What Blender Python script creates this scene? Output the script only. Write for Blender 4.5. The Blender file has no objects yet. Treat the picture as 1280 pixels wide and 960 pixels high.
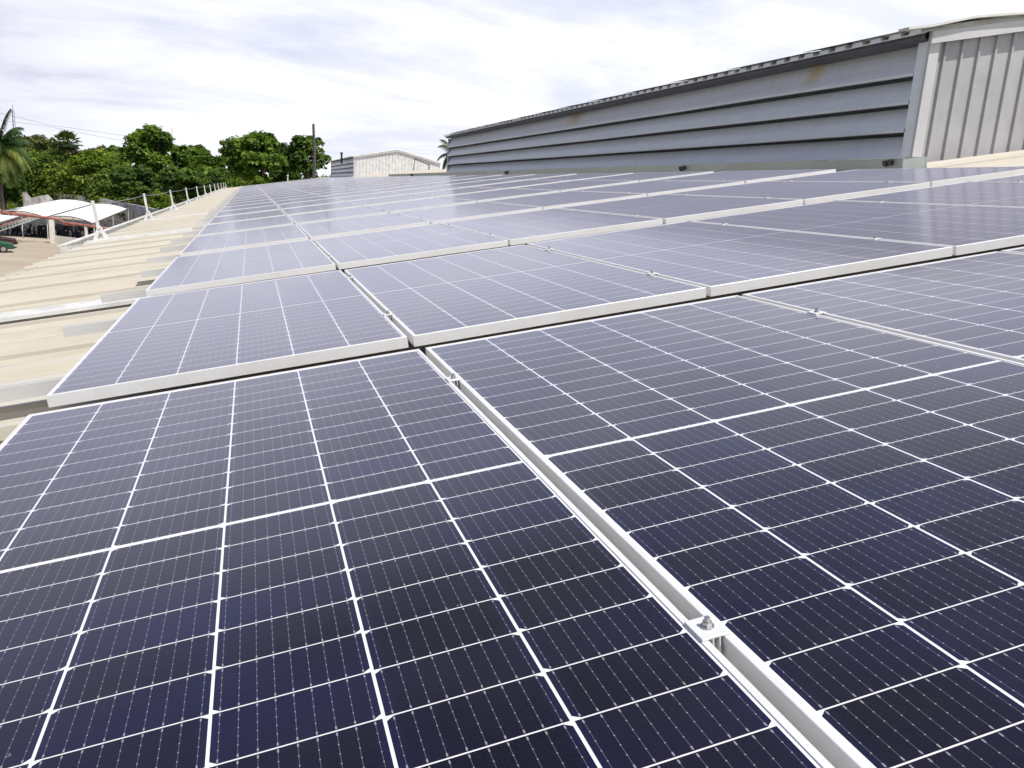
import bpy, bmesh, math, random
import numpy as np
from mathutils import Vector, Matrix

D = bpy.data
scene = bpy.context.scene
COL = scene.collection
rnd = random.Random(7)

# ------------------------------------------------------------------ camera
CAM = Vector((-0.4609, -2.3325, 7.5013))
RW = Matrix(((0.9536978714, -0.2941937089, 0.0625334446),
             (-0.0073353579, -0.2306032351, -0.9730202159),
             (0.3006768408, 0.9275086035, -0.2220838306)))
cd = D.cameras.new("camera")
cam = D.objects.new("camera", cd)
COL.objects.link(cam)
m = Matrix((RW[0], -RW[1], -RW[2])).transposed().to_4x4()
m.translation = CAM
cam.matrix_world = m
cd.sensor_fit = 'HORIZONTAL'
cd.sensor_width = 36
cd.lens = 29.03
cd.clip_start = 0.05
cd.clip_end = 6000
scene.camera = cam

# ------------------------------------------------------------------ light
SUN_DIR = Vector((0.30, -0.40, 0.87)).normalized()
EL = math.asin(SUN_DIR.z)
AZ = math.atan2(SUN_DIR.x, SUN_DIR.y)
w = D.worlds.new("World")
scene.world = w
w.use_nodes = True
nt = w.node_tree
for n in list(nt.nodes):
    nt.nodes.remove(n)
def wn(t, **k):
    n = nt.nodes.new(t)
    for a, b in k.items():
        setattr(n, a, b)
    return n
out = wn('ShaderNodeOutputWorld')
sky = wn('ShaderNodeTexSky', sky_type='NISHITA')
sky.sun_disc = False
sky.sun_elevation = EL
sky.sun_rotation = AZ
sky.air_density = 1.2
sky.dust_density = 2.0
bg1 = wn('ShaderNodeBackground'); bg1.inputs['Strength'].default_value = 0.07
bg2 = wn('ShaderNodeBackground'); bg2.inputs['Strength'].default_value = 1.0
mix = wn('ShaderNodeMixShader')
tc = wn('ShaderNodeTexCoord')
# clouds seen as a layer: direction / height gives long streaks near the horizon
sep = wn('ShaderNodeSeparateXYZ')
nt.links.new(tc.outputs['Generated'], sep.inputs[0])
def wmath(op, a, b=None, clamp=False):
    n = wn('ShaderNodeMath', operation=op, use_clamp=clamp)
    for i, v in enumerate((a, b)):
        if v is None: continue
        if isinstance(v, (int, float)): n.inputs[i].default_value = v
        else: nt.links.new(v, n.inputs[i])
    return n.outputs[0]
zz = wmath('ADD', wmath('MAXIMUM', sep.outputs[2], 0.0), 0.26)
comb = wn('ShaderNodeCombineXYZ')
nt.links.new(wmath('DIVIDE', sep.outputs[0], zz), comb.inputs[0])
nt.links.new(wmath('DIVIDE', sep.outputs[1], zz), comb.inputs[1])
rotm = wn('ShaderNodeMapping')
rotm.inputs['Rotation'].default_value = (0, 0, math.radians(-28))
rotm.inputs['Scale'].default_value = (0.9, 1.7, 1)
nt.links.new(comb.outputs[0], rotm.inputs['Vector'])
def wnoise(scale, detail, rough, dist=0.0, vec=rotm.outputs[0]):
    n = wn('ShaderNodeTexNoise')
    n.inputs['Scale'].default_value = scale
    n.inputs['Detail'].default_value = detail
    n.inputs['Roughness'].default_value = rough
    n.inputs['Distortion'].default_value = dist
    nt.links.new(vec, n.inputs['Vector'])
    return n.outputs['Fac']
n1 = wnoise(1.5, 10, 0.60, 0.35)
n2 = wnoise(0.55, 3, 0.5, 0.2)
def wramp(fac, stops):
    r = wn('ShaderNodeValToRGB')
    r.color_ramp.elements[0].position = stops[0][0]; r.color_ramp.elements[0].color = stops[0][1]
    r.color_ramp.elements[1].position = stops[-1][0]; r.color_ramp.elements[1].color = stops[-1][1]
    for p, c in stops[1:-1]:
        e = r.color_ramp.elements.new(p); e.color = c
    nt.links.new(fac, r.inputs[0])
    return r.outputs[0]
ccol = wramp(wmath('ADD', wmath('MULTIPLY', n1, 0.62), wmath('MULTIPLY', n2, 0.38)),
             [(0.36, (0.60, 0.63, 0.76, 1)), (0.46, (0.71, 0.73, 0.84, 1)), (0.54, (0.84, 0.855, 0.92, 1)), (0.68, (0.94, 0.95, 0.975, 1))])
# the cloud sheet is thicker and greyer to the west (left), thin and bright to the east
side = wmath('MULTIPLY', wmath('ADD', sep.outputs[0], 0.62), 0.85, True)
mixc = wn('ShaderNodeMix', data_type='RGBA', blend_type='MULTIPLY')
mixc.inputs['Factor'].default_value = 1.0
nt.links.new(ccol, mixc.inputs['A'])
nt.links.new(wramp(side, [(0.0, (0.62, 0.61, 0.675, 1)), (0.26, (0.78, 0.775, 0.82, 1)), (0.50, (0.99, 0.99, 1.0, 1)), (1.0, (1.08, 1.08, 1.07, 1))]), mixc.inputs['B'])
nt.links.new(mixc.outputs['Result'], bg2.inputs['Color'])
cover = wramp(wmath('ADD', wmath('MULTIPLY', n1, 0.7), wmath('MULTIPLY', n2, 0.3)),
              [(0.34, (0.86, 0.86, 0.86, 1)), (0.52, (0.97, 0.97, 0.97, 1))])
nt.links.new(sky.outputs[0], bg1.inputs['Color'])
# the cloud bank stands low round the horizon; overhead it opens to blue
hi = wramp(sep.outputs[2], [(0.27, (1, 1, 1, 1)), (0.50, (0.09, 0.09, 0.09, 1)), (1.0, (0.04, 0.04, 0.04, 1))])
nt.links.new(wmath('MULTIPLY', cover, hi), mix.inputs[0])
nt.links.new(bg1.outputs[0], mix.inputs[1])
nt.links.new(bg2.outputs[0], mix.inputs[2])
nt.links.new(mix.outputs[0], out.inputs[0])

sl = D.lights.new("sun", 'SUN')
sl.energy = 3.9
sl.angle = math.radians(0.6)
sl.color = (1.0, 0.955, 0.88)
so = D.objects.new("sun", sl)
so.rotation_euler = SUN_DIR.to_track_quat('Z', 'Y').to_euler()
so.location = (20, -20, 60)
COL.objects.link(so)

vs = scene.view_settings
vs.view_transform = 'Standard'
vs.look = 'None'
vs.exposure = 0.34
vs.gamma = 1.0
vs.use_curve_mapping = False

# ------------------------------------------------------------------ helpers
TH = math.radians(10)                      # the roof rises 10 degrees to the east
CS, SN = math.cos(TH), math.sin(TH)
Z0 = 7.05
def R(x, y, z=0.0):                        # roof coordinates -> world
    return Vector((x * CS - z * SN, y, x * SN + z * CS + Z0))
RM = Matrix.Translation((0, 0, Z0)) @ Matrix.Rotation(-TH, 4, 'Y')
def at(u, v, y):                           # point of the 1280x960 survey at depth y
    d = Vector(((u - 640) / 1032.2, (v - 480) / 1032.2, 1.0))
    d = RW.transposed() @ d
    return CAM + d * ((y - CAM.y) / d.y)

class MB:
    """collects geometry, builds ONE mesh object"""
    def __init__(s):
        s.v = []; s.f = []; s.mi = []
    def add(s, vs_, fs, mi=0):
        b = len(s.v)
        s.v += [tuple(p) for p in vs_]
        s.f += [tuple(b + i for i in f) for f in fs]
        s.mi += [mi] * len(fs)
    def box(s, a, b, mi=0, fn=None):
        x0, y0, z0 = a; x1, y1, z1 = b
        p = [(x0,y0,z0),(x1,y0,z0),(x1,y1,z0),(x0,y1,z0),(x0,y0,z1),(x1,y0,z1),(x1,y1,z1),(x0,y1,z1)]
        if fn: p = [fn(*q) for q in p]
        s.add(p, [(0,3,2,1),(4,5,6,7),(0,1,5,4),(1,2,6,5),(2,3,7,6),(3,0,4,7)], mi)
    def tube(s, pts, r, n=8, mi=0, cap=True):
        pts = [Vector(p) for p in pts]
        rs = r if isinstance(r, (list, tuple)) else [r] * len(pts)
        vs_ = []; fs = []
        for i, p in enumerate(pts):
            t = (pts[min(i+1, len(pts)-1)] - pts[max(i-1, 0)]).normalized()
            a = Vector((0, 0, 1)) if abs(t.z) < .9 else Vector((1, 0, 0))
            e1 = t.cross(a).normalized(); e2 = t.cross(e1)
            for k in range(n):
                an = 2 * math.pi * k / n
                vs_.append(p + (e1 * math.cos(an) + e2 * math.sin(an)) * rs[i])
        for i in range(len(pts) - 1):
            for k in range(n):
                fs.append((i*n+k, i*n+(k+1) % n, (i+1)*n+(k+1) % n, (i+1)*n+k))
        if cap:
            fs.append(tuple(range(n))[::-1]); fs.append(tuple((len(pts)-1)*n + k for k in range(n)))
        s.add(vs_, fs, mi)
    def bar(s, a, b, wx, wy, mi=0):         # rectangular bar from a to b
        a = Vector(a); b = Vector(b); t = (b - a).normalized()
        up = Vector((0, 0, 1)) if abs(t.z) < .95 else Vector((0, 1, 0))
        e1 = t.cross(up).normalized() * wx / 2; e2 = t.cross(e1).normalized() * wy / 2
        p = [a-e1-e2, a+e1-e2, a+e1+e2, a-e1+e2, b-e1-e2, b+e1-e2, b+e1+e2, b-e1+e2]
        s.add(p, [(0,3,2,1),(4,5,6,7),(0,1,5,4),(1,2,6,5),(2,3,7,6),(3,0,4,7)], mi)
    def prism(s, poly, ext, mi=0):          # closed polygon (3d pts) extruded by vector
        n = len(poly); ext = Vector(ext)
        p = [Vector(q) for q in poly] + [Vector(q) + ext for q in poly]
        s.add(p, [tuple(range(n))[::-1], tuple(range(n, 2*n))] + [(i, (i+1) % n, n+(i+1) % n, n+i) for i in range(n)], mi)
    def sheet(s, rows, mi=0):               # grid of points
        nr, nc = len(rows), len(rows[0])
        s.add([p for r in rows for p in r], [(i*nc+j, i*nc+j+1, (i+1)*nc+j+1, (i+1)*nc+j) for i in range(nr-1) for j in range(nc-1)], mi)
    def build(s, name, mats, parent=None, matrix=None, smooth=False, bevel=0, solid=0, link=True):
        me = D.meshes.new(name)
        me.from_pydata([tuple(v) for v in s.v], [], s.f)
        if not isinstance(mats, (list, tuple)): mats = [mats]
        for q in mats: me.materials.append(q)
        me.polygons.foreach_set('material_index', s.mi)
        if smooth: me.polygons.foreach_set('use_smooth', [True] * len(s.f))
        me.update()
        if solid == 0:
            bm = bmesh.new(); bm.from_mesh(me); bmesh.ops.recalc_face_normals(bm, faces=bm.faces); bm.to_mesh(me); bm.free()
        o = D.objects.new(name, me)
        if bevel:
            b = o.modifiers.new('bevel', 'BEVEL'); b.width = bevel; b.segments = 2; b.limit_method = 'ANGLE'
        if solid:
            b = o.modifiers.new('solid', 'SOLIDIFY'); b.thickness = solid
        COL.objects.link(o)
        if parent: o.parent = parent
        elif matrix is not None: o.matrix_world = matrix
        return o

def empty(name, label, cat, group=None, matrix=None, loc=None):
    o = D.objects.new(name, None)
    o.empty_display_size = 0.2
    COL.objects.link(o)
    if matrix is not None: o.matrix_world = matrix
    if loc is not None: o.location = loc
    tag(o, label, cat, group)
    return o
def tag(o, label=None, cat=None, group=None, kind=None):
    if label: o['label'] = label
    if cat: o['category'] = cat
    if group: o['group'] = group
    if kind: o['kind'] = kind
    return o
def copy_tree(o, parent=None):
    c = o.copy(); COL.objects.link(c)
    if parent: c.parent = parent
    for ch in [q for q in CH.get(o.name, [])]:
        copy_tree(ch, c)
    return c
CH = {}
def reg(root):                              # remember the children of a prototype
    CH[root.name] = [q for q in D.objects if q.parent == root]
    for q in CH[root.name]: reg(q)

# ------------------------------------------------------------------ material kit
class NT:
    def __init__(s, name):
        s.m = D.materials.new(name); s.m.use_nodes = True
        s.t = s.m.node_tree; s.b = s.t.nodes['Principled BSDF']
    def n(s, t, **k):
        n = s.t.nodes.new(t)
        for a, b in k.items(): setattr(n, a, b)
        return n
    def lk(s, a, b): s.t.links.new(a, b)
    def put(s, v, inp):
        if isinstance(v, (int, float)): inp.default_value = v
        elif isinstance(v, (tuple, list)): inp.default_value = tuple(v) + ((1,) if len(v) == 3 and inp.type == 'RGBA' else ())
        else: s.lk(v, inp)
    def math(s, op, a, b=None, clamp=False, c=None):
        n = s.n('ShaderNodeMath', operation=op, use_clamp=clamp)
        for i, v in enumerate((a, b, c)):
            if v is not None: s.put(v, n.inputs[i])
        return n.outputs[0]
    def mix(s, f, a, b, mode='MIX'):
        n = s.n('ShaderNodeMix', data_type='RGBA', blend_type=mode)
        s.put(f, n.inputs['Factor']); s.put(a, n.inputs['A']); s.put(b, n.inputs['B'])
        return n.outputs['Result']
    def obj(s): return s.n('ShaderNodeTexCoord').outputs['Object']
    def pos(s): return s.n('ShaderNodeNewGeometry').outputs['Position']
    def map(s, v, scale=(1,1,1), rot=(0,0,0)):
        n = s.n('ShaderNodeMapping'); n.inputs['Scale'].default_value = scale; n.inputs['Rotation'].default_value = rot
        s.lk(v, n.inputs['Vector']); return n.outputs[0]
    def noise(s, v, scale, detail=4, rough=.5, dist=0):
        n = s.n('ShaderNodeTexNoise'); n.inputs['Scale'].default_value = scale; n.inputs['Detail'].default_value = detail
        n.inputs['Roughness'].default_value = rough; n.inputs['Distortion'].default_value = dist
        if v is not None: s.lk(v, n.inputs['Vector'])
        return n.outputs['Fac']
    def ramp(s, f, stops):
        r = s.n('ShaderNodeValToRGB'); e = r.color_ramp.elements
        c4 = lambda c: tuple(c) + (1,) if isinstance(c, (tuple, list)) else (c, c, c, 1)
        e[0].position = stops[0][0]; e[0].color = c4(stops[0][1]); e[1].position = stops[-1][0]; e[1].color = c4(stops[-1][1])
        for p, c in stops[1:-1]:
            q = e.new(p); q.color = c4(c)
        s.lk(f, r.inputs[0]); return r.outputs[0]
    def bump(s, h, strength=.3, dist=.01):
        n = s.n('ShaderNodeBump'); n.inputs['Strength'].default_value = strength; n.inputs['Distance'].default_value = dist
        s.lk(h, n.inputs['Height']); s.lk(n.outputs[0], s.b.inputs['Normal'])
    def set(s, **k):
        for a, v in k.items(): s.put(v, s.b.inputs[a.replace('_', ' ')])
        return s.m

def simple(name, col, rough=.5, metal=0, var=.12, scale=3, bump=0):
    t = NT(name)
    f = t.noise(t.pos(), scale, 6, .6)
    lo = tuple(c * (1 - var * 1.6) for c in col); hi = tuple(min(1, c * (1 + var)) for c in col)
    t.set(Base_Color=t.ramp(f, [(.32, lo), (.68, hi)]), Roughness=rough, Metallic=metal)
    if bump: t.bump(f, bump, .01)
    return t.m

PW, PL, PH = 1.033, 2.0446, 0.035           # panel width, length, frame depth
PX, RPT, MBW = 0.1685, 0.0834, 0.0045
def mat_cells():
    t = NT('solar cells under glass')
    o = t.obj(); sp = t.n('ShaderNodeSeparateXYZ'); t.lk(o, sp.inputs[0])
    X, Y = sp.outputs[0], sp.outputs[1]
    mx = (PW - 6 * PX) / 2
    fx = t.math('DIVIDE', t.math('SUBTRACT', X, mx), PX)
    ci = t.math('FLOOR', fx)
    cx = t.math('MULTIPLY', t.math('FRACT', fx), PX)
    yp = t.math('SUBTRACT', t.math('ABSOLUTE', t.math('SUBTRACT', Y, PL / 2)), MBW)
    fy = t.math('DIVIDE', yp, RPT)
    cj = t.math('FLOOR', fy)
    cy = t.math('MULTIPLY', t.math('FRACT', fy), RPT)
    GX, GY = 0.0018, 0.00095
    a = t.math('SUBTRACT', t.math('MINIMUM', cx, t.math('SUBTRACT', PX, cx)), GX)
    b0 = t.math('SUBTRACT', cy, GY); b1 = t.math('SUBTRACT', t.math('SUBTRACT', RPT, cy), GY)
    even = t.math('LESS_THAN', t.math('MODULO', t.math('ADD', ci, 12), 2), .5)
    b = t.math('ADD', t.math('MULTIPLY', b0, even), t.math('MULTIPLY', b1, t.math('SUBTRACT', 1, even)))
    incell = t.math('MULTIPLY', t.math('GREATER_THAN', a, 0), t.math('GREATER_THAN', t.math('MINIMUM', b0, b1), 0))
    incell = t.math('MULTIPLY', incell, t.math('GREATER_THAN', t.math('ADD', t.math('MULTIPLY', a, .75), b), .0058))
    incell = t.math('MULTIPLY', incell, t.math('GREATER_THAN', yp, 0))
    incell = t.math('MULTIPLY', incell, t.math('LESS_THAN', yp, 12 * RPT))
    incell = t.math('MULTIPLY', incell, t.math('MULTIPLY', t.math('GREATER_THAN', fx, 0), t.math('LESS_THAN', fx, 6)))
    # bus wires
    bw = t.math('MULTIPLY', t.math('FRACT', t.math('MULTIPLY', t.math('DIVIDE', cx, PX), 9)), PX / 9)
    bd = t.math('ABSOLUTE', t.math('SUBTRACT', bw, PX / 18))
    wire = t.math('LESS_THAN', bd, .00030)
    dm = t.math('ABSOLUTE', t.math('SUBTRACT', t.math('FRACT', t.math('DIVIDE', cy, .0139)), .5))
    dot = t.math('MULTIPLY', t.math('LESS_THAN', bd, .0007), t.math('LESS_THAN', dm, .055))
    pad = t.math('MULTIPLY', t.math('LESS_THAN', bd, .0009), t.math('LESS_THAN', t.math('MINIMUM', t.math('SUBTRACT', b0, .0035), t.math('SUBTRACT', b1, .0035)), .0025))
    pad = t.math('MULTIPLY', pad, t.math('GREATER_THAN', t.math('MINIMUM', b0, b1), .002))
    oi = t.n('ShaderNodeObjectInfo')
    cv = t.n('ShaderNodeCombineXYZ'); t.lk(ci, cv.inputs[0]); t.lk(t.math('MULTIPLY', cj, t.math('SIGN', t.math('SUBTRACT', Y, PL/2))), cv.inputs[1]); t.lk(t.math('MULTIPLY', oi.outputs['Random'], 91), cv.inputs[2])
    wh = t.n('ShaderNodeTexWhiteNoise'); t.lk(cv.outputs[0], wh.inputs[0])
    offs = t.n('ShaderNodeVectorMath', operation='ADD'); t.lk(o, offs.inputs[0])
    o3 = t.n('ShaderNodeCombineXYZ'); t.lk(t.math('MULTIPLY', oi.outputs['Random'], 37), o3.inputs[2]); t.lk(o3.outputs[0], offs.inputs[1])
    ov = offs.outputs[0]
    big = t.noise(ov, 2.2, 2, .5)
    f = t.math('ADD', t.math('MULTIPLY', wh.outputs['Value'], .16), t.math('MULTIPLY', big, .84))
    cell = t.ramp(f, [(.30, (.0022, .0020, .0040)), (.5, (.0055, .0042, .0160)), (.70, (.0065, .0070, .036))])
    # the blue rim of each cell
    rim = t.math('SUBTRACT', 1, t.math('DIVIDE', a, .016), True)
    cell = t.mix(t.math('MULTIPLY', rim, .6), cell, (.007, .008, .042))
    # fine grain of the cell texture
    gr = t.noise(ov, 420, 2, .7)
    cell = t.mix(t.math('MULTIPLY', t.ramp(gr, [(.5, 0.0), (.72, 1.0)]), .5), cell, (.014, .014, .024))
    cell = t.mix(t.math('MULTIPLY', wire, .30), cell, (.30, .31, .34))
    cell = t.mix(t.math('MULTIPLY', t.math('MAXIMUM', dot, pad), .6), cell, (.36, .37, .40))
    col = t.mix(incell, (.70, .70, .72), cell)
    # dust film and dried spots
    d1 = t.ramp(t.noise(ov, 5, 8, .7), [(.38, 0.0), (.72, 1.0)])
    sp1 = t.n('ShaderNodeTexVoronoi'); sp1.inputs['Scale'].default_value = 26; t.lk(ov, sp1.inputs['Vector'])
    s1 = t.math('LESS_THAN', sp1.outputs['Distance'], t.math('MULTIPLY', t.ramp(t.noise(ov, 9, 2), [(.5, 0.0), (.8, 1.0)]), .11))
    sp2 = t.n('ShaderNodeTexVoronoi'); sp2.inputs['Scale'].default_value = 3.1; t.lk(ov, sp2.inputs['Vector'])
    dn = t.math('ADD', sp2.outputs['Distance'], t.math('MULTIPLY', t.noise(ov, 120, 3, .8), .045))
    s2 = t.math('MULTIPLY', t.math('LESS_THAN', dn, .058), t.math('GREATER_THAN', t.noise(ov, 240, 2, .9), .49))
    dust = t.math('ADD', t.math('MULTIPLY', d1, .008), .0015)
    col = t.mix(dust, col, (.62, .58, .52))
    col = t.mix(t.math('MULTIPLY', s1, .22), col, (.6, .6, .58))
    col = t.mix(t.math('MULTIPLY', s2, .24), col, (.50, .58, .60))
    t.set(Base_Color=col, Roughness=t.math('ADD', .10, t.math('MULTIPLY', d1, .05)), IOR=1.40, Sheen_Weight=.85, Sheen_Roughness=.3)
    t.b.inputs['Sheen Tint'].default_value = (.86, .83, 1, 1)
    t.b.inputs['Specular Tint'].default_value = (.62, .58, 1, 1)
    return t.m
M = {}
M['cells'] = mat_cells()
def mat_alu(name, col, rough=.42, metal=.35):
    t = NT(name)
    p = t.obj()
    f = t.noise(t.map(p, (3, 3, 40)), 6, 4, .6)
    g = t.noise(p, 2.5, 5, .65)
    t.set(Base_Color=t.mix(t.math('MULTIPLY', t.ramp(g, [(.45, 0.0), (.75, 1.0)]), .25), t.ramp(f, [(.3, tuple(c*.92 for c in col)), (.7, col)]), (.45, .42, .36)), Roughness=rough, Metallic=metal)
    return t.m
M['alu'] = mat_alu('anodised aluminium frame', (.77, .77, .775), .42, .2)
M['rail'] = mat_alu('aluminium rail', (.62, .62, .61), .5, .2)
M['galv'] = simple('galvanised steel', (.37, .41, .395), .5, .3, .08, 1.2)
M['bolt'] = simple('steel bolt', (.45, .45, .46), .35, .8)
M['back'] = simple('white backsheet', (.7, .7, .7), .6)
M['dark'] = simple('black plastic', (.02, .02, .022), .5)
def mat_roof():
    t = NT('cream painted roof sheet')
    p = t.pos()
    st = t.noise(t.map(p, (.35, 6, 1)), 2.2, 8, .65, .3)
    bl = t.noise(p, .9, 6, .6)
    fine = t.noise(t.map(p, (1.5, 25, 1)), 6, 4, .7)
    c = t.ramp(st, [(.3, (.43, .395, .325)), (.47, (.53, .50, .425)), (.7, (.59, .565, .505))])
    c = t.mix(t.math('MULTIPLY', t.ramp(bl, [(.42, 0.0), (.7, 1.0)]), .45), c, (.44, .425, .395))
    c = t.mix(t.math('MULTIPLY', t.ramp(fine, [(.5, 0.0), (.75, 1.0)]), .30), c, (.50, .40, .24))
    sp = t.n('ShaderNodeSeparateXYZ'); t.lk(p, sp.inputs[0])
    yy = t.math('ADD', sp.outputs[1], 5.0)
    lap = t.math('LESS_THAN', t.math('FRACT', t.math('DIVIDE', t.math('SUBTRACT', yy, .252), 1.08)), .010)
    c = t.mix(t.math('MULTIPLY', lap, .4), c, (.16, .14, .11))
    ry_ = t.math('ABSOLUTE', t.math('SUBTRACT', t.math('MULTIPLY', t.math('FRACT', t.math('DIVIDE', yy, .36)), .36), .281))
    rx_ = t.math('ABSOLUTE', t.math('SUBTRACT', t.math('MULTIPLY', t.math('FRACT', t.math('DIVIDE', sp.outputs[0], 1.15)), 1.15), .4))
    scr = t.math('LESS_THAN', t.math('ADD', t.math('MULTIPLY', ry_, ry_), t.math('MULTIPLY', rx_, rx_)), .00007)
    c = t.mix(t.math('MULTIPLY', scr, .8), c, (.14, .13, .12))
    rib_shade = t.math('LESS_THAN', t.math('ABSOLUTE', t.math('SUBTRACT', ry_, .032)), .012)  # painted shadow lines along both sides of each rib
    c = t.mix(t.math('MULTIPLY', t.math('MULTIPLY', rib_shade, t.noise(t.map(p, (.8, 3, 1)), 2.0, 5, .7)), .45), c, (.38, .34, .27))
    t.set(Base_Color=c, Roughness=.6)
    t.bump(st, .08, .01)
    return t.m
M['roof'] = mat_roof()
def mat_louvre():
    t = NT('blue grey painted louvre')
    p = t.pos()
    sp = t.n('ShaderNodeSeparateXYZ'); t.lk(p, sp.inputs[0])
    st = t.noise(t.map(p, (1, .25, 6)), 1.6, 7, .6, .4)
    c = t.ramp(st, [(.3, (.70, .715, .735)), (.7, (.79, .80, .815))])
    # two yellow patches below the eave
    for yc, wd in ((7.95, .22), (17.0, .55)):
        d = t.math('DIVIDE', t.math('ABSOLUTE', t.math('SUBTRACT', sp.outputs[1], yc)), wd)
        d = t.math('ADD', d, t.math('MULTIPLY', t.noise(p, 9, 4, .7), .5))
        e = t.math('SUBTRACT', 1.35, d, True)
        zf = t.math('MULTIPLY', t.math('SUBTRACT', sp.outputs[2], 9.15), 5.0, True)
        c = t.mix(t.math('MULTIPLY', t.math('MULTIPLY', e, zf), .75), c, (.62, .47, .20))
    rs_ = t.noise(t.map(p, (1, 3.5, .25)), 3.5, 6, .65)
    c = t.mix(t.math('MULTIPLY', t.ramp(rs_, [(.52, 0.0), (.8, 1.0)]), .35), c, (.34, .34, .33))
    t.set(Base_Color=c, Roughness=.45)
    t.bump(t.noise(t.map(p, (1, .8, 3)), 1.5, 3), .25, .03)
    return t.m
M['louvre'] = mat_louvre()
M['clad'] = simple('light grey wall cladding', (.375, .372, .385), .5, 0, .12, 1.3)
M['trim'] = simple('pale grey corner trim', (.50, .50, .51), .45, 0, .06, 2)
M['capsheet'] = simple('weathered white roof sheet', (.66, .655, .62), .55, 0, .15, 3)
M['steelw'] = simple('white painted steel', (.66, .66, .65), .45, 0, .12, 5)
M['wallc'] = simple('warehouse wall paint', (.45, .42, .36), .7)
M['wire'] = simple('steel cable', (.25, .25, .26), .5, .5)
M['tent'] = simple('white membrane and rib gap light', (.80, .80, .79), .6, 0, .03, .6)
M['red'] = simple('faded red pipe', (.34, .12, .10), .5, 0, .25, 2)
M['conc_w'] = simple('white painted concrete', (.68, .65, .60), .8, 0, .10, 1.2)
M['conc_g'] = simple('weathered grey concrete', (.60, .58, .57), .9, 0, .35, .8, .3)
M['conc_b'] = simple('beige concrete', (.58, .51, .42), .9, 0, .2, .8)
M['glass_d'] = simple('dark vehicle glass', (.02, .025, .03), .1)
M['tyre'] = simple('black tyre rubber', (.018, .018, .018), .8)
M['chrome'] = simple('chrome', (.55, .55, .56), .25, .9)
M['green'] = simple('green car paint', (.012, .075, .04), .3)
M['maroon'] = simple('dark maroon car paint', (.045, .015, .02), .3)
M['yellow'] = simple('yellow sign', (.65, .55, .10), .6)
M['bark'] = simple('tree bark', (.13, .10, .075), .9, 0, .4, 6, .5)
M['pole'] = simple('weathered timber pole', (.10, .085, .08), .9, 0, .3, 8)
M['hub'] = simple('tail light red', (.5, .02, .02), .3)

def mat_ground():
    t = NT('sandy concrete yard')
    p = t.pos()
    a = t.noise(p, .12, 8, .6, .4); b = t.noise(p, 1.4, 6, .65)
    c = t.ramp(a, [(.35, (.32, .27, .20)), (.55, (.39, .335, .26)), (.7, (.43, .38, .31))])
    c = t.mix(t.math('MULTIPLY', b, .35), c, (.33, .28, .215))
    t.set(Base_Color=c, Roughness=.9); return t.m
M['yard'] = mat_ground()
def mat_soil():
    t = NT('grassy soil'); p = t.pos()
    c = t.ramp(t.noise(p, .2, 8, .6), [(.35, (.05, .09, .02)), (.6, (.10, .12, .04)), (.75, (.2, .17, .09))])
    t.set(Base_Color=c, Roughness=.95); return t.m
M['soil'] = mat_soil()
def leafmat(name, lo, mid, hi):
    t = NT(name)
    g = t.n('ShaderNodeNewGeometry')
    f = t.math('ADD', t.math('MULTIPLY', g.outputs['Random Per Island'], .42), t.math('MULTIPLY', t.ramp(t.noise(g.outputs['Position'], .33, 4, .6), [(.34, 0.0), (.66, 1.0)]), .56))
    c = t.ramp(f, [(.15, lo), (.5, mid), (.88, hi)])
    t.set(Base_Color=c, Roughness=.55, IOR=1.3)
    tr = t.n('ShaderNodeBsdfTranslucent'); t.lk(t.mix(1.0, c, (1.3, 1.4, .5), 'MULTIPLY'), tr.inputs[0])
    mx = t.n('ShaderNodeMixShader'); mx.inputs[0].default_value = .36
    o = t.t.nodes['Material Output']
    t.lk(t.b.outputs[0], mx.inputs[1]); t.lk(tr.outputs[0], mx.inputs[2]); t.lk(mx.outputs[0], o.inputs[0])
    return t.m
L_GREEN = leafmat('mid green leaves', (.030, .065, .009), (.105, .185, .024), (.24, .33, .05))
L_DARK = leafmat('dark green leaves', (.022, .048, .010), (.065, .125, .022), (.15, .22, .04))
L_LIME = leafmat('yellow green leaves', (.05, .10, .008), (.12, .19, .018), (.22, .28, .03))
L_BROWN = leafmat('olive brown leaves', (.03, .045, .012), (.085, .10, .025), (.17, .16, .05))
L_PALM = leafmat('palm leaves', (.03, .06, .015), (.075, .12, .03), (.22, .24, .07))
L_PALMD = leafmat('dark palm leaves', (.018, .045, .014), (.04, .085, .025), (.09, .13, .04))
L_DRY = leafmat('dry palm leaves', (.06, .04, .025), (.12, .075, .045), (.2, .13, .08))

# ------------------------------------------------------------------ setting
g = MB(); g.box((-2500, -2500, -1), (2500, 4000, 0))
tag(g.build('ground', M['soil']), kind='structure')
g = MB(); g.add([(-60, 20, .004), (0, 20, .004), (0, 140, .004), (-30, 170, .004), (-60, 170, .004)], [(0, 1, 2, 3, 4)])
tag(g.build('yard_paving', M['yard']), kind='structure')
M['bay_shade'] = simple('painted canopy shade', (.045, .043, .042), .9, 0, .3, 1)  # shade under the canopies, painted as a dark sheet on the ground
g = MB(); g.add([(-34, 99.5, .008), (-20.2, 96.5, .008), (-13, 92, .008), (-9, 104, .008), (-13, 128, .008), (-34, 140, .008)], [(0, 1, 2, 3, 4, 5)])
tag(g.build('canopy_shade_sheet', M['bay_shade']), kind='structure')

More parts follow.
